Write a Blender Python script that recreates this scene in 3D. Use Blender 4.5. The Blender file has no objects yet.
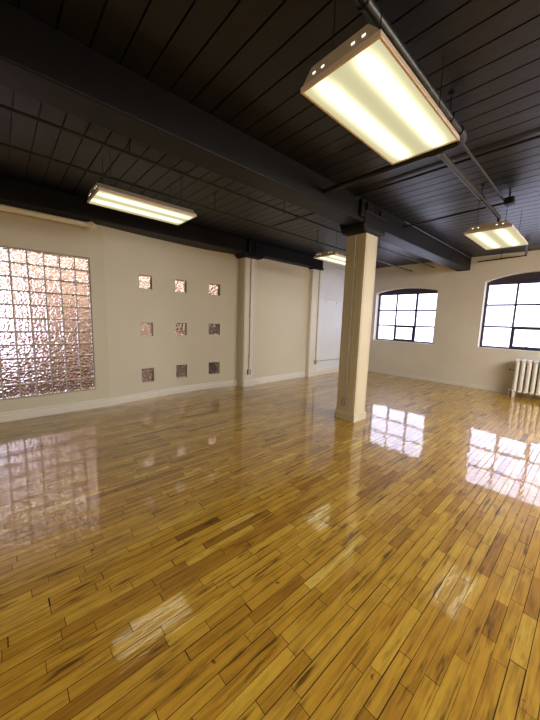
import bpy, bmesh, math, random
from mathutils import Vector, Matrix
random.seed(7)
S = bpy.context.scene
COL = S.collection
PI = math.pi

# ------------------------------------------------------------ node helpers
def new_mat(name):
    m = bpy.data.materials.new(name); m.use_nodes = True
    nt = m.node_tree; nt.nodes.clear()
    out = nt.nodes.new('ShaderNodeOutputMaterial')
    return m, nt, out
def N(nt, kind, **kw):
    n = nt.nodes.new(kind)
    for k, v in kw.items():
        if k in n.inputs.keys(): n.inputs[k].default_value = v
        else: setattr(n, k, v)
    return n
def math_n(nt, op, a, b=None, c=None, clamp=False):
    n = nt.nodes.new('ShaderNodeMath'); n.operation = op; n.use_clamp = clamp
    for i, v in enumerate((a, b, c)):
        if v is None: continue
        if isinstance(v, (int, float)): n.inputs[i].default_value = v
        else: nt.links.new(v, n.inputs[i])
    return n.outputs[0]
def mix_col(nt, fac, a, b, mode='MIX'):
    n = nt.nodes.new('ShaderNodeMix'); n.data_type = 'RGBA'; n.blend_type = mode
    for sock, v in ((n.inputs[0], fac), (n.inputs[6], a), (n.inputs[7], b)):
        if isinstance(v, (int, float)): sock.default_value = v
        elif isinstance(v, (tuple, list)): sock.default_value = (*v, 1) if len(v) == 3 else v
        else: nt.links.new(v, sock)
    return n.outputs[2]
def ramp(nt, fac, stops):
    n = nt.nodes.new('ShaderNodeValToRGB'); nt.links.new(fac, n.inputs[0])
    els = n.color_ramp.elements
    while len(els) < len(stops): els.new(0.5)
    for e, (p, c) in zip(els, stops):
        e.position = p; e.color = (*c, 1) if len(c) == 3 else c
    return n.outputs[0]
def noise(nt, scale, vec=None, detail=3, rough=.5):
    n = N(nt, 'ShaderNodeTexNoise', Scale=scale, Detail=detail, Roughness=rough)
    if vec is not None: nt.links.new(vec, n.inputs['Vector'])
    return n
def paint(name, col, rough=.6, var=.06, nscale=2.5, bump=.05, bscale=60, metal=0, spec=.5):
    m, nt, out = new_mat(name)
    tc = N(nt, 'ShaderNodeTexCoord')
    b = N(nt, 'ShaderNodeBsdfPrincipled', Roughness=rough, Metallic=metal)
    b.inputs['Specular IOR Level'].default_value = spec
    nz = noise(nt, nscale, tc.outputs['Object'], 5, .6)
    lo = tuple(c*(1-var) for c in col); hi = tuple(min(1, c*(1+var)) for c in col)
    nt.links.new(ramp(nt, nz.outputs['Fac'], [(.3, lo), (.7, hi)]), b.inputs['Base Color'])
    nb = noise(nt, bscale, tc.outputs['Object'], 3, .5)
    bp = N(nt, 'ShaderNodeBump', Strength=bump, Distance=.01)
    nt.links.new(nb.outputs['Fac'], bp.inputs['Height']); nt.links.new(bp.outputs[0], b.inputs['Normal'])
    nt.links.new(b.outputs[0], out.inputs[0])
    return m

# ------------------------------------------------------------ materials
M = {}
M['wall'] = paint('cream_wall_paint', (.70, .665, .565), .55, .03, 1.2, .05, 45)
M['wall_back'] = paint('window_wall_paint', (.68, .64, .57), .5, .04, 1.6, .16, 26)
M['wall_bright'] = paint('window_lit_brick_paint', (.82, .87, .95), .5, .03, 2, .2, 20)  # brightened bluish tone paints window light into the far bay
M['trim'] = paint('white_trim_paint', (.82, .80, .75), .35, .02, 3, .02, 60)
M['column'] = paint('cream_column_paint', (.66, .61, .49), .4, .04, 2, .06, 30)
M['joint'] = paint('dark_joint', (.03, .025, .02), .8)  # plain dark joint colour
M['ceil'] = paint('black_ceiling_paint', (.008, .0085, .011), .40, .3, 3, .2, 18, spec=.42)
M['beam'] = paint('black_beam_paint', (.006, .006, .008), .5, .25, 2, .25, 14, spec=.22)
M['pipe'] = paint('black_pipe_paint', (.010, .010, .011), .4, .2, 6, .05, 40)
M['pipe_grey'] = paint('dark_grey_conduit', (.022, .022, .026), .4, .2, 6, .05, 40)
M['beam_grey'] = paint('mid_grey_conduit', (.05, .05, .055), .4, .1, 6)
M['cream_pipe'] = paint('cream_pipe_paint', (.86, .80, .66), .4, .03, 4, .03, 50)
M['conduit'] = paint('painted_conduit', (.38, .36, .30), .4, .05, 4, .03, 50)
M['steel'] = paint('outlet_steel', (.42, .42, .36), .35, .1, 20, .03, 60, metal=.5)
M['socket'] = paint('ivory_socket', (.62, .60, .50), .4, .02)
M['housing'] = paint('fixture_housing', (.46, .40, .33), .45, .05, 5, .02, 50)
M['fixframe'] = paint('fixture_frame', (.72, .60, .50), .35, .03, 5, .02, 50)
M['wframe'] = paint('dark_window_steel', (.035, .028, .045), .45, .2, 8, .1, 40)
M['radiator'] = paint('silver_radiator_paint', (.74, .73, .70), .35, .05, 8, .08, 50)
M['brass'] = paint('valve_metal', (.20, .16, .12), .4, .1, 8, .05, 50, metal=.6)
M['peach'] = paint('peach_wall_paint', (.84, .66, .53), .7, .12, .8, .05, 30)
M['dark_floor'] = paint('dark_carpet', (.10, .060, .038), .9, .35, 6, .2, 50)
M['added_cabinet'] = paint('dark_cabinet', (.045, .035, .03), .6, .3, 5)
M['mortar'] = paint('mortar', (.56, .50, .40), .8, .06, 9, .2, 80)
M['sub'] = paint('dark_subfloor', (.035, .018, .006), .9)  # dark subfloor colour seen in the gaps between boards

def glass_block_mat():
    m, nt, out = new_mat('wavy_glass')
    tc = N(nt, 'ShaderNodeTexCoord')
    g = N(nt, 'ShaderNodeBsdfGlass', Roughness=.05, IOR=1.4, Color=(.95, .93, .96, 1))
    mp = N(nt, 'ShaderNodeMapping'); mp.inputs['Scale'].default_value = (1, 1, 1)
    geo = N(nt, 'ShaderNodeNewGeometry')
    nt.links.new(geo.outputs['Position'], mp.inputs['Vector'])
    v = N(nt, 'ShaderNodeTexVoronoi', Scale=34.0); v.feature = 'SMOOTH_F1'
    v.inputs['Smoothness'].default_value = .6
    nt.links.new(mp.outputs[0], v.inputs['Vector'])
    n2 = noise(nt, 20, mp.outputs[0], 2, .5)
    h = math_n(nt, 'ADD', v.outputs['Distance'], math_n(nt, 'MULTIPLY', n2.outputs['Fac'], .9))
    bp = N(nt, 'ShaderNodeBump', Strength=.85, Distance=.018)
    nt.links.new(h, bp.inputs['Height']); nt.links.new(bp.outputs[0], g.inputs['Normal'])
    nt.links.new(g.outputs[0], out.inputs[0])
    return m
M['gblock'] = glass_block_mat()

def pane_mat():
    m, nt, out = new_mat('window_glass')
    t = N(nt, 'ShaderNodeBsdfTransparent', Color=(.93, .93, .98, 1))
    g = N(nt, 'ShaderNodeBsdfGlossy', Roughness=.02)
    mx = N(nt, 'ShaderNodeMixShader'); mx.inputs[0].default_value = .06
    nt.links.new(t.outputs[0], mx.inputs[1]); nt.links.new(g.outputs[0], mx.inputs[2])
    nt.links.new(mx.outputs[0], out.inputs[0])
    return m
M['pane'] = pane_mat()

def lens_mat():
    # prismatic diffuser: brightest over the two tubes inside, softer between and near the tube ends
    m, nt, out = new_mat('lit_diffuser')
    tc = N(nt, 'ShaderNodeTexCoord'); sp = N(nt, 'ShaderNodeSeparateXYZ')
    nt.links.new(tc.outputs['Object'], sp.inputs[0])
    ax = math_n(nt, 'ABSOLUTE', sp.outputs['X'])
    d = math_n(nt, 'DIVIDE', math_n(nt, 'SUBTRACT', ax, .112), .044)
    band = math_n(nt, 'POWER', 2.718, math_n(nt, 'MULTIPLY', math_n(nt, 'MULTIPLY', d, d), -1.0))
    ay = math_n(nt, 'ABSOLUTE', sp.outputs['Y'])
    endf = N(nt, 'ShaderNodeMapRange', interpolation_type='SMOOTHSTEP')
    nt.links.new(ay, endf.inputs[0])
    endf.inputs[1].default_value = .38; endf.inputs[2].default_value = .54
    endf.inputs[3].default_value = 1.0; endf.inputs[4].default_value = .25
    bf = math_n(nt, 'MULTIPLY', band, endf.outputs[0])
    col = mix_col(nt, bf, (.84, .77, .44), (1.0, .95, .70))
    st = math_n(nt, 'ADD', math_n(nt, 'MULTIPLY', bf, LENS_HI), LENS_LO)
    e = N(nt, 'ShaderNodeEmission'); nt.links.new(col, e.inputs[0]); nt.links.new(st, e.inputs[1])
    nt.links.new(e.outputs[0], out.inputs[0])
    return m
LENS_LO, LENS_HI = .74, 2.4
M['lens'] = lens_mat()
def emis(name, col, s):
    m, nt, out = new_mat(name)
    e = N(nt, 'ShaderNodeEmission', Color=(*col, 1), Strength=s); nt.links.new(e.outputs[0], out.inputs[0]); return m
M['tube'] = emis('end_slot_glow', (1, .93, .7), 1.6)  # solid glow standing in for light that shows through the end slots

def floor_mat():
    m, nt, out = new_mat('varnished_maple')
    at = N(nt, 'ShaderNodeAttribute', attribute_name='board')
    sp = N(nt, 'ShaderNodeSeparateColor'); nt.links.new(at.outputs['Color'], sp.inputs[0])
    tone, hue, off = sp.outputs[0], sp.outputs[1], sp.outputs[2]
    geo = N(nt, 'ShaderNodeNewGeometry')
    xyz = N(nt, 'ShaderNodeSeparateXYZ'); nt.links.new(geo.outputs['Position'], xyz.inputs[0])
    cb = N(nt, 'ShaderNodeCombineXYZ')
    nt.links.new(xyz.outputs['X'], cb.inputs[0])
    nt.links.new(math_n(nt, 'MULTIPLY', xyz.outputs['Y'], .07), cb.inputs[1])
    nt.links.new(math_n(nt, 'MULTIPLY', off, 9), cb.inputs[2])
    grain = noise(nt, 55, cb.outputs[0], 5, .65)
    cb2 = N(nt, 'ShaderNodeCombineXYZ')
    nt.links.new(xyz.outputs['X'], cb2.inputs[0])
    nt.links.new(math_n(nt, 'MULTIPLY', xyz.outputs['Y'], .10), cb2.inputs[1])
    streak = noise(nt, 32, cb2.outputs[0], 3, .55)
    base = ramp(nt, tone, [(0, (.20, .085, .008)), (.10, (.34, .160, .015)), (.45, (.54, .300, .030)), (.8, (.68, .43, .055)), (1, (.78, .56, .12))])
    base = mix_col(nt, math_n(nt, 'MULTIPLY', hue, .28), base, (.44, .22, .022))
    g = ramp(nt, grain.outputs['Fac'], [(.30, (.42, .33, .22)), (.56, (1, 1, 1))])
    base = mix_col(nt, .75, base, g, 'MULTIPLY')
    st = ramp(nt, streak.outputs['Fac'], [(.30, (.14, .085, .04)), (.42, (1, 1, 1))])
    base = mix_col(nt, .85, base, st, 'MULTIPLY')
    blot = noise(nt, 5, geo.outputs['Position'], 4, .6)
    bl = ramp(nt, blot.outputs['Fac'], [(.3, (.80, .74, .62)), (.6, (1, 1, 1))])
    base = mix_col(nt, .7, base, bl, 'MULTIPLY')
    spots = noise(nt, 16, geo.outputs['Position'], 2, .5)
    sb = ramp(nt, spots.outputs['Fac'], [(.22, (.15, .10, .06)), (.27, (1, 1, 1))])
    base = mix_col(nt, .9, base, sb, 'MULTIPLY')
    b = N(nt, 'ShaderNodeBsdfPrincipled', Roughness=.36)
    b.inputs['Specular IOR Level'].default_value = .6
    b.inputs['Coat Weight'].default_value = 1.0
    b.inputs['Coat Roughness'].default_value = .028
    b.inputs['Coat IOR'].default_value = 1.62
    nt.links.new(base, b.inputs['Base Color'])
    cb3 = N(nt, 'ShaderNodeCombineXYZ')
    nt.links.new(xyz.outputs['X'], cb3.inputs[0])
    nt.links.new(math_n(nt, 'MULTIPLY', xyz.outputs['Y'], .22), cb3.inputs[1])
    wav = noise(nt, 26, cb3.outputs[0], 2, .5)
    bp = N(nt, 'ShaderNodeBump', Strength=.14, Distance=.004)
    nt.links.new(wav.outputs['Fac'], bp.inputs['Height'])
    nt.links.new(bp.outputs[0], b.inputs['Coat Normal']); nt.links.new(bp.outputs[0], b.inputs['Normal'])
    nt.links.new(b.outputs[0], out.inputs[0])
    return m
M['floor'] = floor_mat()

# ------------------------------------------------------------ mesh helpers
def bm_box(bm, x0, x1, y0, y1, z0, z1, bev=0):
    r = bmesh.ops.create_cube(bm, size=1)
    vs = r['verts']
    for v in vs:
        v.co = Vector(((x0+x1)/2+v.co.x*(x1-x0), (y0+y1)/2+v.co.y*(y1-y0), (z0+z1)/2+v.co.z*(z1-z0)))
    if bev:
        es = list({e for v in vs for e in v.link_edges})
        bmesh.ops.bevel(bm, geom=es, offset=bev, segments=2, affect='EDGES', profile=.5)
def bm_cyl(bm, a, b, r, seg=14, r2=None):
    a, b = Vector(a), Vector(b); d = b-a
    q = d.to_track_quat('Z', 'Y').to_matrix().to_4x4()
    bmesh.ops.create_cone(bm, cap_ends=True, segments=seg, radius1=r, radius2=r if r2 is None else r2,
                          depth=d.length, matrix=Matrix.Translation((a+b)/2) @ q)
def bm_tube(bm, pts, r, seg=12):
    """Swept round tube through pts."""
    pts = [Vector(p) for p in pts]; rings = []
    up = None
    for i, p in enumerate(pts):
        d = (pts[min(i+1, len(pts)-1)]-pts[max(i-1, 0)]).normalized()
        if up is None:
            up = Vector((0, 0, 1)) if abs(d.z) < .9 else Vector((1, 0, 0))
        s = d.cross(up).normalized(); up = s.cross(d).normalized()
        rings.append([bm.verts.new(p + (s*math.cos(t)+up*math.sin(t))*r) for t in [2*PI*k/seg for k in range(seg)]])
    for a, b in zip(rings, rings[1:]):
        for k in range(seg): bm.faces.new((a[k], a[(k+1) % seg], b[(k+1) % seg], b[k]))
    bm.faces.new(rings[0][::-1]); bm.faces.new(rings[-1])
def bm_prism(bm, prof, f0, f1):
    """prof: 2D points; f0, f1 map a 2D point to the 3D end points."""
    a = [bm.verts.new(f0(p)) for p in prof]; b = [bm.verts.new(f1(p)) for p in prof]
    n = len(prof)
    for i in range(n): bm.faces.new((a[i], a[(i+1) % n], b[(i+1) % n], b[i]))
    bm.faces.new(a[::-1]); bm.faces.new(b)
def obj(name, bm, mat, parent=None, smooth=False):
    bmesh.ops.recalc_face_normals(bm, faces=bm.faces[:])
    me = bpy.data.meshes.new(name); bm.to_mesh(me); bm.free()
    me.materials.append(mat)
    if smooth:
        for p in me.polygons: p.use_smooth = True
        try: me.set_sharp_from_angle(angle=math.radians(38))
        except Exception: pass
    o = bpy.data.objects.new(name, me); COL.objects.link(o)
    if parent is not None: o.parent = parent
    return o
def tag(o, label, cat, group=None, kind=None):
    o['label'] = label; o['category'] = cat
    if group: o['group'] = group
    if kind: o['kind'] = kind
    return o
def empty(name, loc, label, cat, group=None, kind=None):
    o = bpy.data.objects.new(name, None); COL.objects.link(o)
    o.location = loc; o.empty_display_size = .1
    return tag(o, label, cat, group, kind)
def B(): return bmesh.new()
def relobj(name, bm, mat, parent, smooth=False):
    """Mesh written in world coordinates, parented to an Empty that only translates."""
    bmesh.ops.translate(bm, verts=bm.verts[:], vec=-parent.location)
    return obj(name, bm, mat, parent, smooth)
def sub(name, bm, mat, parent, smooth=False):
    """World-coordinate mesh under a part whose own origin sits at its thing's base."""
    root = parent.parent
    bmesh.ops.translate(bm, verts=bm.verts[:], vec=-root.location)
    return obj(name, bm, mat, parent, smooth)

# ------------------------------------------------------------ key dimensions
CEIL = 3.13; SOF = 2.84; SW = 2.86
XL = -5.36; YB = 8.53; XR = 4.4; YF = -2.6

# ------------------------------------------------------------ floor
def build_floor():
    bm = B(); layer = bm.loops.layers.float_color.new('board')
    W = .0585; x = -5.72
    rnd = random.Random(3)
    while x < XR+.05:
        y = YF - rnd.random()*.6
        rowtone = rnd.gauss(0, .05)
        while y < YB+.1:
            L = rnd.choice((.22, .3, .34, .4, .46, .55, .7)) * rnd.uniform(.85, 1.15)
            g = .0007+.0013*rnd.random()
            if rnd.random() < .12: g += .0022*rnd.random()
            ge = .0008 + .0008*rnd.random() + (.002 if rnd.random() < .08 else 0)
            tx = math.radians(rnd.gauss(0, .17)); ty = math.radians(rnd.gauss(0, .05))
            x0, x1, y0, y1 = x+g, x+W-g, y+ge, y+L-ge
            cx, cy = (x0+x1)/2, (y0+y1)/2
            t = min(1, max(.0, .52+rowtone+rnd.gauss(0, .17)))
            if rnd.random() < .014: t = rnd.uniform(0, .12)
            col = (t, rnd.random(), rnd.random(), 1)
            vs = [bm.verts.new((px, py, math.tan(tx)*(px-cx)+math.tan(ty)*(py-cy))) for px, py in ((x0, y0), (x1, y0), (x1, y1), (x0, y1))]
            f = bm.faces.new(vs)
            for lp in f.loops: lp[layer] = col
            y += L
        x += W
    o = obj('floor', bm, M['floor'])
    tag(o, 'glossy golden maple strip floor of short narrow boards', 'floor', kind='structure')
    bm = B(); bm_box(bm, -5.75, XR+.1, YF-.1, YB+.4, -.06, -.0022)
    tag(obj('floor_underlay', bm, M['sub']), 'dark joints showing between the maple floor boards', 'floor', kind='structure')
build_floor()

# ------------------------------------------------------------ ceiling boards (run across, along x)
def build_ceiling():
    bm = B(); P = .1685; y = 2.05-P*28
    prof = []
    while y < YB+.4:
        prof += [(y+.006, CEIL), (y+P-.006, CEIL), (y+P-.004, CEIL+.016), (y+P+.004, CEIL+.016)]
        y += P
    prof = [p for p in prof if p[0] < YB+.38]
    top = [(prof[-1][0], CEIL+.08), (prof[0][0], CEIL+.08)]
    a = [bm.verts.new((-5.75, p[0], p[1])) for p in prof+top]; b = [bm.verts.new((XR+.1, p[0], p[1])) for p in prof+top]
    n = len(a)
    for i in range(n): bm.faces.new((a[i], a[(i+1) % n], b[(i+1) % n], b[i]))
    tag(obj('ceiling', bm, M['ceil']), 'black painted timber plank ceiling with grooved joints', 'ceiling', kind='structure')
build_ceiling()

# ------------------------------------------------------------ left wall with the glass block opening
BY1, BZ0, PITCH = 1.086, .312, .1842
NC, NR = 8, 11
BY0 = BY1-NC*PITCH; BZ1 = BZ0+NR*PITCH
bm = B(); T = .14
bm_box(bm, XL-T, XL, YF, BY0-.012, 0, SW+.25)
bm_box(bm, XL-T, XL, BY1+.012, 1.30, 0, SW+.25)
bm_box(bm, XL-T, XL, BY0-.012, BY1+.012, 0, BZ0-.012)
bm_box(bm, XL-T, XL, BY0-.012, BY1+.012, BZ1+.012, SW+.25)
tag(obj('wall_left', bm, M['wall']), 'cream wall around the big glass block panel at the left', 'wall', kind='structure')

# curved wall with nine square openings
def spline(pts, n):
    out = []
    P = [Vector(p) for p in pts]; P = [P[0]*2-P[1]]+P+[P[-1]*2-P[-2]]
    for i in range(1, len(P)-2):
        for k in range(n):
            t = k/n; a, b, c, d = P[i-1:i+3]
            out.append(.5*((2*b)+(-a+c)*t+(2*a-5*b+4*c-d)*t*t+(-a+3*b-3*c+d)*t**3))
    out.append(P[-2]); return out
CURVE = spline([(-5.36, 1.30), (-5.425, 1.70), (-5.485, 2.20), (-5.525, 2.72), (-5.53, 3.25), (-5.49, 3.62), (-5.43, 3.95)], 10)
def cx(y):
    for a, b in zip(CURVE, CURVE[1:]):
        if a.y <= y <= b.y: return a.x+(b.x-a.x)*(y-a.y)/(b.y-a.y)
    return CURVE[0].x if y < CURVE[0].y else CURVE[-1].x
OY = [(1.850, 2.083), (2.535, 2.772), (3.268, 3.528)]
OZ = [(1.975, 2.208), (1.145, 1.385), (.298, .560)]
RD = .05
bm = B()
ys = sorted(set([round(p.y, 4) for p in CURVE]+[v for o in OY for v in o]))
zs = sorted(set([0, SW+.25]+[v for o in OZ for v in o]))
def inside(v, lst): return any(a-1e-6 <= v[0] and v[1] <= b+1e-6 for a, b in lst)
cache = {}
def V(x, y, z):
    k = (round(x, 5), round(y, 5), round(z, 5))
    if k not in cache: cache[k] = bm.verts.new(k)
    return cache[k]
for y0, y1 in zip(ys, ys[1:]):
    for z0, z1 in zip(zs, zs[1:]):
        if inside((y0, y1), OY) and inside((z0, z1), OZ): continue
        bm.faces.new((V(cx(y0), y0, z0), V(cx(y1), y1, z0), V(cx(y1), y1, z1), V(cx(y0), y0, z1)))
for (a, b) in OY:
    yy = [y for y in ys if a-1e-6 <= y <= b+1e-6]
    for (c, d) in OZ:
        for y0, y1 in zip(yy, yy[1:]):
            for z in (c, d):
                bm.faces.new((V(cx(y0), y0, z), V(cx(y1), y1, z), V(cx(y1)-RD-.08, y1, z), V(cx(y0)-RD-.08, y0, z)))
        for y in (a, b):
            bm.faces.new((V(cx(y), y, c), V(cx(y), y, d), V(cx(y)-RD-.08, y, d), V(cx(y)-RD-.08, y, c)))
tag(obj('wall_curved', bm, M['wall'], smooth=True), 'gently curved cream wall pierced by nine small square openings', 'wall', kind='structure')

# glass blocks
def bm_block(bm, y0, y1, z0, z1, xf, th=.08, dome=True):
    """A pressed glass block: pillow-faced slab with rounded rim."""
    bm_box(bm, xf-th, xf, y0, y1, z0, z1, .008)
panel = empty('window_3', (XL-.06, BY0, BZ0), 'large gridded wall panel of wavy glass blocks at the left of the room', 'glass panel', None, 'structure')
bm = B()
for k in range(NC+1):
    yy = BY0+k*PITCH; bm_box(bm, XL-.085, XL-.014, yy-.0075, yy+.0075, BZ0-.012, BZ1+.012)
for k in range(NR+1):
    zz = BZ0+k*PITCH; bm_box(bm, XL-.0845, XL-.0145, BY0-.012, BY1+.012, zz-.0075, zz+.0075)
relobj('mortar_grid', bm, M['mortar'], panel)
bm = B(); bm_block(bm, 0, PITCH-.016, 0, PITCH-.016, 0)
blk = obj('glass_block', bm, M['gblock'], panel)
first = True
for i in range(NC):
    for j in range(NR):
        c = blk if first else blk.copy()
        if not first: COL.objects.link(c); c.parent = panel
        first = False
        c.location = (XL-.010-panel.location.x, i*PITCH+.008, j*PITCH+.008)
rowname = ['top', 'middle', 'bottom']
colname = ['nearest the big glass block panel', 'in the centre column', 'nearest the pilaster']
look = [['pink glowing', 'peach glowing', 'peach glowing'], ['peach glowing', 'peach glowing', 'dark grey'], ['brown patterned', 'brown patterned', 'dark grey']]
for ri, (z0, z1) in enumerate(OZ):
    for ci, (y0, y1) in enumerate(OY):
        ym = (y0+y1)/2
        r = empty('glass_block', (cx(ym)-RD, y0, z0), f'{look[ri][ci]} square glass block in curved wall, {rowname[ri]} row, {colname[ci]}', 'glass block', 'square glass blocks set in the curved wall')
        bm = B(); bm_box(bm, cx(ym)-RD-.05, cx(ym)-RD, y0+.008, y1-.008, z0+.008, z1-.008, .01)
        relobj('glass_body', bm, M['gblock'], r)
        bm = B()
        for (a, b, c, d) in ((y0, y1, z0, z0+.009), (y0, y1, z1-.009, z1), (y0, y0+.009, z0+.009, z1-.009), (y1-.009, y1, z0+.009, z1-.009)):
            bm_box(bm, cx(ym)-RD-.048, cx(ym)-RD-.004, a+.0005, b-.0005, c+.0005, d-.0005)
        relobj('mortar_rim', bm, M['mortar'], r)

# far part of the left wall: two pilasters, a flat panel, a painted section with shallow arch
XP = -5.20
bm = B(); bm_box(bm, -5.50, -5.275, 3.948, 6.27, 0, CEIL)
tag(obj('wall_left_panel', bm, M['wall']), 'flat cream wall panel between the two white pilasters', 'wall', kind='structure')
# painted brick bay with an arched recess
def arched_slices(bm, x0, x1, ztop_side, rise, f, zt, n=16, zbot=0, depth=None):
    """f(x, z, k) -> 3D; builds front surface over an arched opening from zbot."""
    w = x1-x0
    def az(x):
        u = (x-(x0+x1)/2)/(w/2); R = (w*w/4+rise*rise)/(2*rise)
        return ztop_side+math.sqrt(max(0, R*R-(u*w/2)**2))-(R-rise)
    xs = [x0+w*k/n for k in range(n+1)]
    for a, b in zip(xs, xs[1:]):
        bm.faces.new([bm.verts.new(f(*p)) for p in ((a, az(a), 0), (b, az(b), 0), (b, zt, 0), (a, zt, 0))])
        if depth: bm.faces.new([bm.verts.new(f(*p)) for p in ((a, az(a), 0), (b, az(b), 0), (b, az(b), depth), (a, az(a), depth))])
    return az, xs
bm = B()
f = lambda y, z, k: Vector((-5.235-k, y, z))
az, xs = arched_slices(bm, 6.55, 8.25, 2.72, .26, f, CEIL, 16, depth=.05)
for (a, b) in ((6.44, 6.55), (8.25, YB)):
    bm.faces.new([bm.verts.new(f(*p)) for p in ((a, 0, 0), (b, 0, 0), (b, CEIL, 0), (a, CEIL, 0))])
for y in (6.55, 8.25):
    bm.faces.new([bm.verts.new(f(*p)) for p in ((y, 0, 0), (y, 2.72, 0), (y, 2.72, .05), (y, 0, .05))])
bmesh.ops.remove_doubles(bm, verts=bm.verts[:], dist=.0005)
bm_box(bm, -5.50, -5.285, 6.275, YB, 0, CEIL)
tag(obj('wall_left_bay', bm, M['wall_bright']), 'brick wall bay with window light painted into its pale colour, shallow arch beyond the far pilaster', 'wall', kind='structure')
bm = B()
bm_box(bm, -5.285, -5.255, 6.75, 8.15, 2.08, 2.105, .004)
for y in (6.85, 7.35, 7.85): bm_box(bm, -5.285, -5.262, y, y+.02, 2.0, 2.08)
tag(obj('picture_rail', bm, M['trim']), 'thin white horizontal rail on the pale wall bay behind the column', 'rail')

def pilaster(y0, y1, face, label):
    p = empty('pilaster', (face-.1, (y0+y1)/2, 0), label, 'pilaster', 'white pilasters along the left wall')
    bm = B(); bm_box(bm, -5.273, face, y0, y1, 0, SW, 0); relobj('shaft', bm, M['trim'], p)
    bm = B()
    for yy in (y0+.035, y1-.035): bm_box(bm, face-.001, face+.006, yy-.006, yy+.006, .14, SW-.02, .002)
    relobj('edge_bead', bm, M['trim'], p)
    bm = B(); bm_box(bm, -5.272, face+.014, y0+.001, y1-.001, 0, .135, .004); relobj('base_block', bm, M['trim'], p)
    return p
pilaster(3.945, 4.255, XP, 'white pilaster at the right end of the curved wall')
pilaster(6.10, 6.44, -5.165, 'white pilaster farther away, next to the column, by the pale wall bay')

# baseboards
def base_profile(d, h):
    return [(0, 0), (d, 0), (d, h*.62), (d*.62, h*.70), (d*.62, h*.92), (d*.35, h), (0, h)]
bm = B(); bm_prism(bm, base_profile(.022, .135), lambda p: Vector((XL+p[0], YF, p[1])), lambda p: Vector((XL+p[0], 1.305, p[1])))
tag(obj('baseboard_left', bm, M['trim']), 'white baseboard under the glass block panel', 'baseboard', kind='structure')
bm = B(); pr = base_profile(.022, .125); prev = None
for p in CURVE:
    ring = [bm.verts.new((p.x+q[0], p.y, q[1])) for q in pr]
    if prev:
        for i in range(len(pr)): bm.faces.new((prev[i], prev[(i+1) % len(pr)], ring[(i+1) % len(pr)], ring[i]))
    prev = ring
tag(obj('baseboard_curved', bm, M['trim']), 'white baseboard along the curved wall', 'baseboard', kind='structure')
bm = B()
bm_prism(bm, base_profile(.02, .145), lambda p: Vector((-5.275+p[0], 4.27, p[1])), lambda p: Vector((-5.275+p[0], 6.085, p[1])))
tag(obj('baseboard_panel', bm, M['trim']), 'white baseboard between the two pilasters', 'baseboard', kind='structure')
bm = B()
bm_prism(bm, base_profile(.02, .17), lambda p: Vector((-5.235+p[0], 6.455, p[1])), lambda p: Vector((-5.235+p[0], YB, p[1])))
tag(obj('baseboard_bay', bm, M['trim']), 'white baseboard of the pale wall bay', 'baseboard', kind='structure')

# ------------------------------------------------------------ window wall
YF2 = YB+.18
WINS = [(-4.69, -2.985, .985, 2.395, .105), (-1.965, -.205, .995, 2.54, .16)]
def arch_z(x, x0, x1, zs_, rise):
    w = x1-x0; R = (w*w/4+rise*rise)/(2*rise); u = x-(x0+x1)/2
    return zs_+math.sqrt(max(0, R*R-u*u))-(R-rise)
bm = B()
def quad(*ps): bm.faces.new([bm.verts.new(p) for p in ps])
xs = [-5.5, WINS[0][0], WINS[0][1], WINS[1][0], WINS[1][1], XR]
for a, b in ((xs[0], xs[1]), (xs[2], xs[3]), (xs[4], xs[5])):
    quad((a, YB, 0), (b, YB, 0), (b, YB, CEIL), (a, YB, CEIL))
D = .34
for (x0, x1, zb, zt, rise) in WINS:
    n = 20; X = [x0+(x1-x0)*k/n for k in range(n+1)]
    for a, b in zip(X, X[1:]):
        za, zb_ = arch_z(a, x0, x1, zt, rise), arch_z(b, x0, x1, zt, rise)
        quad((a, YB, 0), (b, YB, 0), (b, YB, zb), (a, YB, zb))
        quad((a, YB, za), (b, YB, zb_), (b, YB, CEIL), (a, YB, CEIL))
        quad((a, YB, za), (b, YB, zb_), (b, YB+D, zb_), (a, YB+D, za))
        quad((a, YB, zb), (b, YB, zb), (b, YB+D, zb-.0), (a, YB+D, zb-.0))
    for x in (x0, x1): quad((x, YB, zb), (x, YB, zt), (x, YB+D, zt), (x, YB+D, zb))
bmesh.ops.remove_doubles(bm, verts=bm.verts[:], dist=.0005)
tag(obj('wall_back', bm, M['wall_back']), 'cream window wall with two arched window openings', 'wall', kind='structure')
bm = B(); bm_prism(bm, base_profile(.016, .085), lambda p: Vector((-5.2, YB-p[0], p[1])), lambda p: Vector((XR, YB-p[0], p[1])))
tag(obj('baseboard_back', bm, M['wall_back']), 'low cream baseboard along the window wall', 'baseboard', kind='structure')

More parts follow.
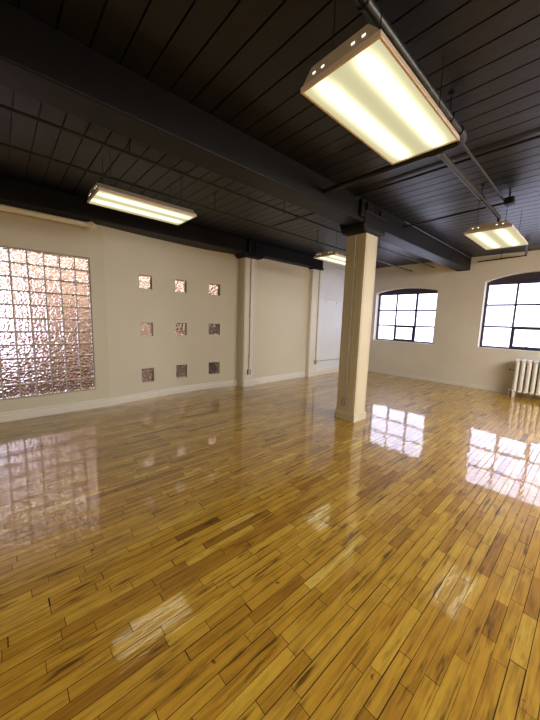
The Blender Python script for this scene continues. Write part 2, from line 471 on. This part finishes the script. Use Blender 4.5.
def window(n, x0, x1, zb, zt, rise, rows, ztf, label):
    w = empty(f'window_{n}', ((x0+x1)/2, YF2, zb), label, 'window', 'arched steel windows', 'structure')
    bm = B(); t = .048; y0, y1 = YF2-.02, YF2+.03
    bm_box(bm, x0, x0+t, y0, y1, zb, zt, .003); bm_box(bm, x1-t, x1, y0, y1, zb, zt, .003)
    bm_box(bm, x0+t, x1-t, y0, y1, zb, zb+t, .003); bm_box(bm, x0+t, x1-t, y0, y1, ztf-.01, ztf+t*.8, .003)
    relobj('window_frame', bm, M['wframe'], w)
    # arched header panel filling the segment over the panes
    bm = B(); k = 18; X = [x0+(x1-x0)*i/k for i in range(k+1)]
    prof = [(x0, ztf+.02)]+[(x, arch_z(x, x0, x1, zt, rise)+.004) for x in X]+[(x1, ztf+.02)]
    bm_prism(bm, prof, lambda p: Vector((p[0], y0+.012, p[1])), lambda p: Vector((p[0], y1-.005, p[1])))
    relobj('arched_header', bm, M['wframe'], w)
    W3 = (x1-x0)/3
    cols = [x0+t, x0+W3, x0+2*W3, x1-t]; zz = [zb+t]+rows+[ztf]
    bm = B()
    for i in (1, 2):
        ww = .019 if i == 1 else .027
        bm_box(bm, cols[i]-ww, cols[i]+ww, y0+.006, y1-.006, zb+t*.5, ztf, .002)
    for z in rows: bm_box(bm, x0+t*.5, x1-t*.5, y0+.009, y1-.009, z-.020, z+.020, .002)
    relobj('glazing_bars', bm, M['wframe'], w)
    # opening vent sash low in the middle
    a, b, c, d = cols[1]+.014, cols[2]-.022, zb+t, rows[0]-.015
    bm = B(); s = .032
    for (p, q, r_, s_) in ((a, b, c, c+s), (a, b, d-s, d), (a, a+s, c+s, d-s), (b-s, b, c+s, d-s)):
        bm_box(bm, p, q, y0-.004, y1-.012, r_, s_, .002)
    sash = relobj('vent_sash', bm, M['wframe'], w)
    bm = B(); bm_box(bm, (a+b)/2-.012, (a+b)/2+.012, y0-.02, y0-.004, c+.005, c+.05, .003); sub('sash_latch', bm, M['wframe'], sash)
    for i in range(3):
        for j in range(3):
            bm = B(); bm_box(bm, cols[i]+.002, cols[i+1]-.002, YF2+.004, YF2+.008, zz[j]+.002, zz[j+1]-.002)
            relobj('pane', bm, M['pane'], w)
    bm = B(); bm_box(bm, x0+.002, x1-.002, YB+.004, YF2-.022, zb+.0005, zb+.010, .002)
    relobj('window_sill', bm, M['trim'], w)
window(1, *WINS[0], [1.445, 1.888], 2.345, 'arched nine pane dark framed window just right of the column')
window(2, *WINS[1], [1.503, 2.007], 2.480, 'arched nine pane dark framed window above the radiator')

# remaining shell, out of the frame
bm = B(); bm_box(bm, XR, XR+.1, YF, YB+.3, 0, CEIL)
tag(obj('wall_right', bm, M['wall']), 'cream side wall opposite the glass blocks', 'wall', kind='structure')
bm = B(); bm_box(bm, -5.5, XR+.1, YF-.1, YF, 0, CEIL)
tag(obj('wall_front', bm, M['wall']), 'cream wall behind the viewer', 'wall', kind='structure')

# room behind the glass blocks
bm = B(); bm_box(bm, -9.1, -9.0, -5, 9, 0, 3.2)
tag(obj('wall_neighbour_far', bm, M['peach']), 'peach wall of the next room, seen blurred through the glass blocks', 'wall', kind='structure')
bm = B(); bm_box(bm, -9.1, -5.5, 8.9, 9, 0, 3.2); bm_box(bm, -9.1, -5.5, -5.1, -5, 0, 3.2); bm_box(bm, -5.52, -5.5, -5, YF, 0, 3.2); 
tag(obj('wall_neighbour_end', bm, M['peach']), 'end walls of the next room behind the glass blocks', 'wall', kind='structure')
bm = B(); bm_box(bm, -9.1, -5.6, -5.1, 9, -.05, 0)
tag(obj('floor_neighbour', bm, M['dark_floor']), 'dark brown floor of the next room behind the glass blocks', 'floor', kind='structure')
bm = B(); bm_box(bm, -9.1, -5.6, -5.1, 9, 3.2, 3.25)
tag(obj('ceiling_neighbour', bm, M['peach']), 'ceiling of the next room behind the glass blocks', 'ceiling', kind='structure')
cab = empty('added_cabinet', (-8.2, 6.0, 0), 'added tall dark shape that darkens the right-hand glass blocks', 'added_cabinet')  # invented dark object, added to darken the view through the right-hand blocks
bm = B(); bm_box(bm, -8.6, -7.9, 4.35, 7.2, .06, 1.60, .01); relobj('carcass', bm, M['added_cabinet'], cab)
bm = B(); bm_box(bm, -8.55, -7.95, 4.4, 7.15, 0, .06); relobj('plinth', bm, M['added_cabinet'], cab)
for k in range(3):
    bm = B(); bm_box(bm, -7.9, -7.88, 4.37+k*.94, 5.28+k*.94, .10, 1.56, .004)
    d = relobj('door', bm, M['added_cabinet'], cab)
    bm = B(); bm_cyl(bm, (-7.87, 5.22+k*.94, .8), (-7.87, 5.22+k*.94, .95), .006); sub('handle', bm, M['steel'], d)

# ------------------------------------------------------------ beams
bx0, bx1 = -2.60, -2.32
b = empty('ceiling_beam', (-2.4, 3, SOF), 'heavy black timber beam running overhead and resting on the column', 'beam')
for (y0, y1) in ((YF, 3.995), (4.005, YB+.02)):
    bm = B(); bm_box(bm, bx0, bx1, y0, y1, SOF, CEIL+.002, .012); relobj('timber', bm, M['beam'], b)
bm = B(); bm_box(bm, bx0+.01, bx1+.012, YB-.02, YB-.003, SOF-.01, CEIL); relobj('end_plate', bm, M['beam'], b)
b = empty('wall_beam', (-5.2, 3, SW), 'black timber beam along the top of the left wall', 'beam')
bm = B(); bm_box(bm, -5.62, -5.10, YF, 6.42, SW, CEIL+.002, .01); relobj('timber', bm, M['beam'], b)
for yc in (4.10, 6.27):
    bm = B()
    prof = [(-.27, .02), (-.27, -.01), (-.24, -.045), (-.19, -.075), (.19, -.075), (.24, -.045), (.27, -.01), (.27, .02)]
    if yc > 5: prof = [(-.22, .02), (-.22, -.01), (-.19, -.03), (.14, -.03), (.14, .02)]
    bm_prism(bm, prof, lambda p: Vector((-5.44, yc+p[0], SW+p[1])), lambda p: Vector((-5.07, yc+p[0], SW+p[1])))
    if yc < 5: bm_box(bm, -5.10, -5.07, yc-.17, yc-.13, SW, CEIL-.02, .004); bm_box(bm, -5.10, -5.08, yc+.02, yc+.04, SW-.02, CEIL-.02, .003)
    relobj('corbel', bm, M['beam'], b)

# ------------------------------------------------------------ column
CX0, CX1, CY0, CY1 = -2.675, -2.355, 3.885, 4.20
c = empty('column', ((CX0+CX1)/2, (CY0+CY1)/2, 0), 'square cream boxed column standing in the middle of the room', 'column')
CT = 2.745
bm = B()
bm_box(bm, CX0, CX1, CY0, CY1, 0, CT, .005)
relobj('shaft', bm, M['column'], c)
bm = B()
for x in (CX0+.045, CX0+.215, CX1-.03): bm_box(bm, x-.0035, x+.0035, CY0-.004, CY0+.001, .13, CT-.01)
for y in (CY0+.03, CY1-.03): bm_box(bm, CX1-.001, CX1+.004, y-.0035, y+.0035, .13, CT-.01)
relobj('edge_bead', bm, M['column'], c)
bm = B()
bm_box(bm, CX0-.018, CX1+.018, CY0-.018, CY1+.018, 0, .105, .004)
bm_box(bm, CX0-.010, CX1+.010, CY0-.010, CY1+.010, .105, .125, .004)
relobj('base_skirting', bm, M['column'], c)
cap = empty('column_capital', ((CX0+CX1)/2, 4.04, CT), 'black cast iron saddle cap on top of the cream column', 'capital')
bm = B()
def loft_cap(bm, x0, x1, y0, y1, z0, layers, r=.03):
    prev = None; first = None
    for (ins_x, ins_y, z) in layers:
        ring = []
        for (cx_, cy_, a0) in ((x1-ins_x-r, y1-ins_y-r, 0), (x0+ins_x+r, y1-ins_y-r, 90), (x0+ins_x+r, y0+ins_y+r, 180), (x1-ins_x-r, y0+ins_y+r, 270)):
            for k in range(4):
                t = math.radians(a0+30*k); ring.append(bm.verts.new((cx_+r*math.cos(t), cy_+r*math.sin(t), z0+z)))
        if prev:
            for i in range(16): bm.faces.new((prev[i], prev[(i+1) % 16], ring[(i+1) % 16], ring[i]))
        else: bm.faces.new(ring[::-1])
        prev = ring
    bm.faces.new(prev)
CAP = [(.035, .075, 0), (.018, .04, .012), (.006, .015, .035), (0, 0, .07)]
loft_cap(bm, -2.70, -2.305, 3.73, 4.34, CT, CAP+[(0, 0, .094)])
bm_box(bm, -2.32+.0005, -2.305, 3.735, 4.335, CT+.09, CT+.225); bm_box(bm, -2.70, -2.6005, 3.735, 4.335, CT+.09, CT+.225)
relobj('saddle', bm, M['beam'], cap)
bm = B(); bm_box(bm, -2.318, -2.285, 3.725, 4.345, CT+.225, CT+.240, .003); relobj('saddle_flange', bm, M['pipe_grey'], cap)
bm = B(); bm_box(bm, bx1+.001, bx1+.045, 3.60, 3.68, CT+.14, CEIL-.03, .006); relobj('pintle_strap', bm, M['beam'], cap)
bm = B(); bm_box(bm, bx1+.001, bx1+.030, 3.76, 3.90, CT+.245, CEIL-.03, .006); relobj('pintle_strap', bm, M['beam'], cap)
bm = B(); bm_cyl(bm, (bx1-.01, 4.14, CT+.29), (bx1+.03, 4.14, CT+.29), .022, 8); bm_cyl(bm, (bx1-.01, 4.14, CT+.33), (bx1+.025, 4.14, CT+.33), .016, 6); relobj('bolt', bm, M['pipe'], cap)

# ------------------------------------------------------------ outlets with conduits
def outlet(name_label, axis, face, u, z, ztop, cat='outlet', cm='conduit', w=.075, h=.11):
    """axis 'y-' : on a face of constant y looking to -y, u = x ; 'x+' : face of constant x, u = y"""
    P = (lambda a, dep, zz: Vector((a, face-dep, zz))) if axis == 'y-' else (lambda a, dep, zz: Vector((face+dep, a, zz)))
    r = empty('wall_outlet', P(u, 0, z), name_label, cat, 'surface mounted outlet boxes with conduits')
    def bx(bm, a0, a1, d0, d1, z0, z1, bev=0):
        p, q = P(a0, d0, z0), P(a1, d1, z1)
        bm_box(bm, min(p.x, q.x), max(p.x, q.x), min(p.y, q.y), max(p.y, q.y), z0, z1, bev)
    bm = B(); bx(bm, u-w/2, u+w/2, .001, .045, z-h/2, z+h/2, .005); relobj('box', bm, M['steel'], r)
    bm = B(); bx(bm, u-w/2-.003, u+w/2+.003, .045, .049, z-h/2-.003, z+h/2+.003, .001); pl = relobj('cover_plate', bm, M['steel'], r)
    for dz in (-.022, .022):
        bm = B(); bx(bm, u-.014, u+.014, .049, .052, z+dz-.014, z+dz+.014, .003); sc_ = sub('receptacle', bm, M['socket'], pl)
    bm = B(); bm_tube(bm, [P(u+.004, .014, z+h/2-.004), P(u+.004, .014, ztop)], .009, 10); relobj('conduit', bm, M[cm], r)
    for k in range(3):
        bm = B(); zz = z+.35+k*(ztop-z-.5)/2.2; bx(bm, u-.018, u+.026, .0005, .006, zz, zz+.018, .002)
        relobj('conduit_strap', bm, M[cm], r)
    return r
outlet('grey outlet box with thin conduit low on the cream column', 'y-', CY0-.001, -2.52, .295, CT-.005)
outlet('grey outlet box with conduit on the pilaster beside the curved wall', 'x+', XP+.001, 4.085, .335, SW-.08)
outlet('small grey outlet box with conduit on the far pilaster', 'x+', -5.164, 6.36, .40, SW-.035)
bm = B(); bm_tube(bm, [(-5.155, 6.40, .40), (-5.155, 6.452, .40), (-5.165, 6.50, .40), (-5.215, 6.56, .40), (-5.222, 6.65, .40), (-5.222, 8.5, .40)], .009, 10)
tag(obj('wall_conduit', bm, M['conduit']), 'thin horizontal conduit low on the pale wall bay behind the column', 'conduit')

# ------------------------------------------------------------ cream pipe at the top of the left wall
p = empty('cream_pipe', (-5.25, 0, 2.80), 'round cream pipe with flanged end high on the left wall', 'pipe')
zc = 2.793; XL_ = XL; XL = -5.285
bm = B(); bm_cyl(bm, (XL+.06, YF+.05, zc), (XL+.06, 1.10, zc), .037, 20); relobj('pipe_run', bm, M['cream_pipe'], p, True)
bm = B(); bm_cyl(bm, (XL+.06, 1.06, zc), (XL+.06, 1.10, zc), .050, 20); bm_cyl(bm, (XL+.06, 1.10, zc), (XL+.06, 1.125, zc), .064, 20)
bm_cyl(bm, (XL+.06, 1.125, zc), (XL+.06, 1.175, zc), .055, 20, .028); relobj('end_flange', bm, M['cream_pipe'], p, True)
bm = B(); bm_box(bm, XL_-.002, XL+.045, 1.07, 1.10, zc-.03, zc+.03); relobj('bracket', bm, M['cream_pipe'], p); XL = XL_

# ------------------------------------------------------------ ceiling pipes
def arc(c, a, b, n=6): return [c]
def pipe(pts, r, label, mat='pipe', hang=(), couple=(), name='ceiling_pipe', cat='pipe', hr=.005):
    o = empty(name, pts[0], label, cat)
    P = [Vector(q) for q in pts]; Q = [P[0]]
    for i in range(1, len(P)-1):      # round the bends
        a = (P[i-1]-P[i]).normalized(); b_ = (P[i+1]-P[i]).normalized(); R = r*2.6
        for t in range(7):
            s = t/6; Q.append(P[i]+a*R*(1-s)**2+b_*R*s**2)
    Q.append(P[-1])
    bm = B(); bm_tube(bm, Q, r, 14); relobj('pipe_run', bm, M[mat], o, True)
    for h in hang:
        h = Vector(h); bm = B(); bm_cyl(bm, (h.x, h.y, h.z+r), (h.x, h.y, CEIL+.01), hr, 8)
        bm_cyl(bm, (h.x, h.y, CEIL-.012), (h.x, h.y, CEIL+.004), .022, 12)
        bm_tube(bm, [(h.x+math.cos(t)*(r+.004), h.y, h.z+math.sin(t)*(r+.004)) for t in [2*PI*k/12 for k in range(13)]], .004, 6)
        relobj('hanger', bm, M['pipe'], o, True)
    for (a, b_) in couple:
        bm = B(); bm_cyl(bm, a, b_, r*1.35, 14); relobj('coupling', bm, M[mat], o, True)
    return o
pipe([(-3.10, YF+.02, 2.97), (-3.10, YB-.05, 2.97)], .013, 'thin black pipe under the ceiling, the one nearer the beam in the left bay', hang=[(-3.10, 1.0, 2.97), (-3.10, 3.0, 2.97), (-3.10, 5.6, 2.97)], couple=[((-3.10, 1.45, 2.97), (-3.10, 1.51, 2.97)), ((-3.10, 3.24, 2.97), (-3.10, 3.33, 2.97))])
pipe([(-3.66, YF+.02, 2.93), (-3.66, YB-.05, 2.93)], .012, 'thin black pipe under the ceiling, the one nearer the left wall', hang=[(-3.66, 2.25, 2.93), (-3.66, 4.4, 2.93), (-3.66, 6.4, 2.93)])
pipe([(-3.66, 3.28, 2.955), (-2.61, 3.28, 2.955)], .012, 'short black cross pipe linking the two left bay pipes toward the beam')
pipe([(-2.31, 2.87, 2.97), (-.915, 2.87, 2.97), (-.915, -1.8, 2.97)], .028, 'thick black pipe with an elbow passing behind the nearest ceiling light', mat='pipe', hang=[(-.915, 1.35, 2.97), (-.915, 2.5, 2.97)], couple=[((-1.18, 2.87, 2.97), (-1.08, 2.87, 2.97)), ((-.915, 2.70, 2.97), (-.915, 2.78, 2.97))])
pipe([(-1.13, 2.90, 2.985), (-1.13, 5.20, 2.985), (-1.13, 5.20, 2.80)], .024, 'thick grey pipe running from the elbow to the far right light', mat='pipe_grey', hang=[(-1.13, 4.30, 2.985)], couple=[((-1.13, 2.90, 2.985), (-1.13, 3.0, 2.985))])
pipe([(-1.0, .8, 3.07), (-1.0, 4.70, 3.045)], .012, 'slim grey conduit running beside the thick pipe between the right lights', mat='pipe_grey')
pipe([(-2.31, 3.50, 3.105), (XR, 3.50, 3.105)], .013, 'black pipe tight against the ceiling crossing the right bay')
pipe([(-2.29, 4.80, 3.00), (-.96, 4.74, 3.02)], .012, 'thin black cross conduit ending in a junction box near the far right light')
pipe([(-2.29, 4.84, 3.10), (-2.29, 8.45, 3.10)], .010, 'thin grey conduit along the top edge of the main beam', mat='beam_grey')
bxo = empty('junction_box', (-.96, 4.74, 3.0), 'small black junction box on the ceiling above the far right light', 'junction box')
bm = B(); bm_box(bm, -1.0, -.90, 4.70, 4.79, 2.99, 3.07, .006); relobj('box', bm, M['pipe'], bxo)
bm = B(); bm_cyl(bm, (-.95, 4.745, 3.07), (-.95, 4.745, CEIL), .008); relobj('stem', bm, M['pipe'], bxo)
pipe([(-2.14, 8.40, 2.99), (-1.26, 8.40, 3.02)], .013, 'short black rod hanging across the window wall below the ceiling', hang=[(-1.70, 8.40, 3.005)])
pipe([(-1.27, 8.38, 3.04), (-1.10, 7.2, 3.04)], .018, 'short grey pipe stub angled to the window wall behind the far right light', mat='pipe_grey')

# ------------------------------------------------------------ fluorescent fixtures
def fixture(loc, W, L, label):
    r = empty('ceiling_light', loc, label, 'ceiling light', 'hanging rectangular fluorescent lights')
    w, l = W/2, L/2; h0, h1 = .022, .085; wt = w*.70; lt = l-.0
    bm = B()   # hood
    ring0 = [(-w+.004, h0), (w-.004, h0), (wt, h1), (-wt, h1)]
    a = [bm.verts.new((p[0], -l+.012, p[1])) for p in ring0]; b_ = [bm.verts.new((p[0], l-.012, p[1])) for p in ring0]
    for i in (1, 2, 3): bm.faces.new((a[i], a[(i+1) % 4], b_[(i+1) % 4], b_[i]))
    obj('hood', bm, M['housing'], r)
    for s in (-1, 1):
        bm = B()
        bm_prism(bm, ring0, lambda p: Vector((p[0], s*(l-.012), p[1])), lambda p: Vector((p[0], s*(l-.006), p[1])))
        ep = obj('end_plate', bm, M['housing'], r)
        for x in (-.62, -.38, .38, .62):
            bm = B(); bm_box(bm, x*w-.009, x*w+.009, s*(l-.0055) if s > 0 else s*(l-.0055)-.002, s*(l-.0055)+.002 if s > 0 else s*(l-.0055), .046, .055, .0008)
            obj('tube_slot', bm, M['tube'], ep)
    bm = B(); t = .012
    for (x0, x1, y0, y1) in ((-w, w, -l, -l+t), (-w, w, l-t, l), (-w, -w+t, -l+t, l-t), (w-t, w, -l+t, l-t)):
        bm_box(bm, x0, x1, y0, y1, -.004, h0, .002)
    obj('lens_frame', bm, M['fixframe'], r)
    bm = B(); bm_box(bm, -w+t, w-t, -l+t, l-t, .002, .008); obj('lens', bm, M['lens'], r)
    for s in (-1, 1):
        for q in (-1, 1):
            bm = B(); x = q*wt*.86; y = s*(l-.14)
            bm_cyl(bm, (x, y, h1-.004), (x, y, CEIL-loc[2]+.002), .0028, 6)
            bm_tube(bm, [(x-.012, y, h1), (x-.012, y, h1+.03), (x+.012, y, h1+.03), (x+.012, y, h1)], .0025, 6)
            obj('hanger_wire', bm, M['pipe'], r)
    return r
FZ = 2.68
fixture((-.98, 1.76, FZ), .445, 1.02, 'large glowing ceiling light nearest the viewer at the upper right')
fixture((-3.605, 1.305, FZ), .485, 1.03, 'glowing ceiling light in the left bay above the glass blocks')
fixture((-1.105, 5.13, FZ), .50, 1.13, 'glowing ceiling light hanging far right in front of the window wall')
fixture((-3.56, 5.05, FZ), .50, 1.12, 'glowing ceiling light partly hidden behind the column')

# ------------------------------------------------------------ radiator
RX0, RW, NS = -1.185, .099, 12
RY = 8.33
rad = empty('radiator', (RX0+RW*NS/2, RY, 0), 'silver cast iron column radiator under the right window', 'radiator')
def section_bm(leg):
    bm = B(); ht = .825
    for k, dy in enumerate((-.075, .0, .075)):
        wd = .036
        bm_prism(bm, [(wd*math.cos(t)*1.0, .030*math.sin(t)) for t in [2*PI*i/14 for i in range(14)]],
                 lambda p: Vector((p[0], dy+p[1], .14)), lambda p: Vector((p[0], dy+p[1], ht-.05)))
    for z0, z1 in ((.095, .165), (ht-.075, ht)):
        prof = []
        hh = (z1-z0)/2; zc_ = (z0+z1)/2
        for i in range(20):
            t = 2*PI*i/20; c_, s_ = math.cos(t), math.sin(t)
            prof.append((math.copysign(abs(c_)**.5, c_)*.108, zc_+math.copysign(abs(s_)**.7, s_)*hh))
        bm_prism(bm, prof, lambda p: Vector((-.031, p[0], p[1])), lambda p: Vector((.031, p[0], p[1])))
        bm_cyl(bm, (-.05, 0, zc_), (.05, 0, zc_), .024, 12)
    if leg:
        for dy in (-.08, .08):
            bm_prism(bm, [(-.02, .0), (.02, 0), (.026, .02), (.02, .05), (.027, .11), (-.027, .11), (-.02, .05), (-.026, .02)],
                     lambda p: Vector((p[0], dy-.018, p[1])), lambda p: Vector((p[0], dy+.018, p[1])))
    return bm
inner = None
for k in range(NS):
    if k in (0, NS-1):
        o = obj('radiator_section', section_bm(True), M['radiator'], rad, True)
    elif inner is None:
        inner = o = obj('radiator_section', section_bm(False), M['radiator'], rad, True)
    else:
        o = inner.copy(); COL.objects.link(o); o.parent = rad
    o.location = (-RW*NS/2+RW*(k+.5), 0, 0)
bm = B()
zc_ = .70
bm_cyl(bm, (RX0-.045, RY, .13), (RX0+.02, RY, .13), .02, 12); bm_cyl(bm, (RX0-.045, RY, .001), (RX0-.045, RY, .15), .016, 12)
relobj('supply_pipe', bm, M['radiator'], rad, True)
bm = B(); bm_cyl(bm, (RX0-.06, RY-.05, .585), (RX0+.02, RY-.05, .585), .008, 10); bm_cyl(bm, (RX0-.085, RY-.05, .585), (RX0-.055, RY-.05, .585), .022, 12)
relobj('air_valve', bm, M['brass'], rad, True)

# ------------------------------------------------------------ world and lamps
w = bpy.data.worlds.new('World'); S.world = w; w.use_nodes = True
nt = w.node_tree; nt.nodes.clear()
wo = nt.nodes.new('ShaderNodeOutputWorld'); bg = nt.nodes.new('ShaderNodeBackground')
bg.inputs[0].default_value = (.80, .82, 1.0, 1); bg.inputs[1].default_value = 4.8
nt.links.new(bg.outputs[0], wo.inputs[0])

def area(name, loc, rot, sx, sy, power, col, portal=False):
    l = bpy.data.lights.new(name, 'AREA'); l.shape = 'RECTANGLE'; l.size = sx; l.size_y = sy
    l.energy = power; l.color = col
    if portal: l.cycles.is_portal = True
    o = bpy.data.objects.new(name, l); COL.objects.link(o); o.location = loc; o.rotation_euler = rot
    return o
for (x0, x1, zb, zt, rise) in WINS:
    area('daylight_portal', ((x0+x1)/2, YB+D+.02, (zb+zt+rise)/2), (-PI/2, 0, 0), x1-x0, zt+rise-zb, 1, (1, 1, 1), True)
area('fill_lamp', (1.2, -1.2, 2.95), (0, 0, 0), 2.4, 1.6, 75, (1, .92, .76))
area('fill_lamp', (2.6, 5.0, 2.95), (0, math.radians(22), 0), 2.2, 3.6, 560, (1, .945, .86))
area('neighbour_window_lamp', (-8.95, -.75, 1.35), (0, -PI/2, 0), 1.7, 2.1, 40, (.80, .80, 1.0))
area('neighbour_fill_lamp', (-8.3, 2.5, 3.15), (0, 0, 0),   .5, 7.0, 105, (1, .88, .76))  # added lamp that brightens the peach wall behind the glass blocks

# ------------------------------------------------------------ camera
cam = bpy.data.cameras.new('camera'); co = bpy.data.objects.new('camera', cam); COL.objects.link(co)
r_ = Vector((0.669652, 0.742041, 0.030679)); u_ = Vector((-0.119239, 0.066651, 0.990626)); w_ = Vector((-0.733041, 0.667033, -0.133114))
mat = Matrix((( r_.x, u_.x, -w_.x, 0), (r_.y, u_.y, -w_.y, 0), (r_.z, u_.z, -w_.z, 1.5), (0, 0, 0, 1)))
co.matrix_world = mat
cam.sensor_fit = 'VERTICAL'; cam.sensor_height = 36; cam.lens = 298.69/720*36
cam.clip_start = .02
S.camera = co
S.view_settings.view_transform = 'Standard'
S.view_settings.look = 'None'
S.view_settings.exposure = .08
S.cycles.use_denoising = True
S.cycles.caustics_reflective = False; S.cycles.caustics_refractive = False
S.cycles.max_bounces = 10; S.cycles.transmission_bounces = 8; S.cycles.transparent_max_bounces = 12
S.cycles.sample_clamp_indirect = 6
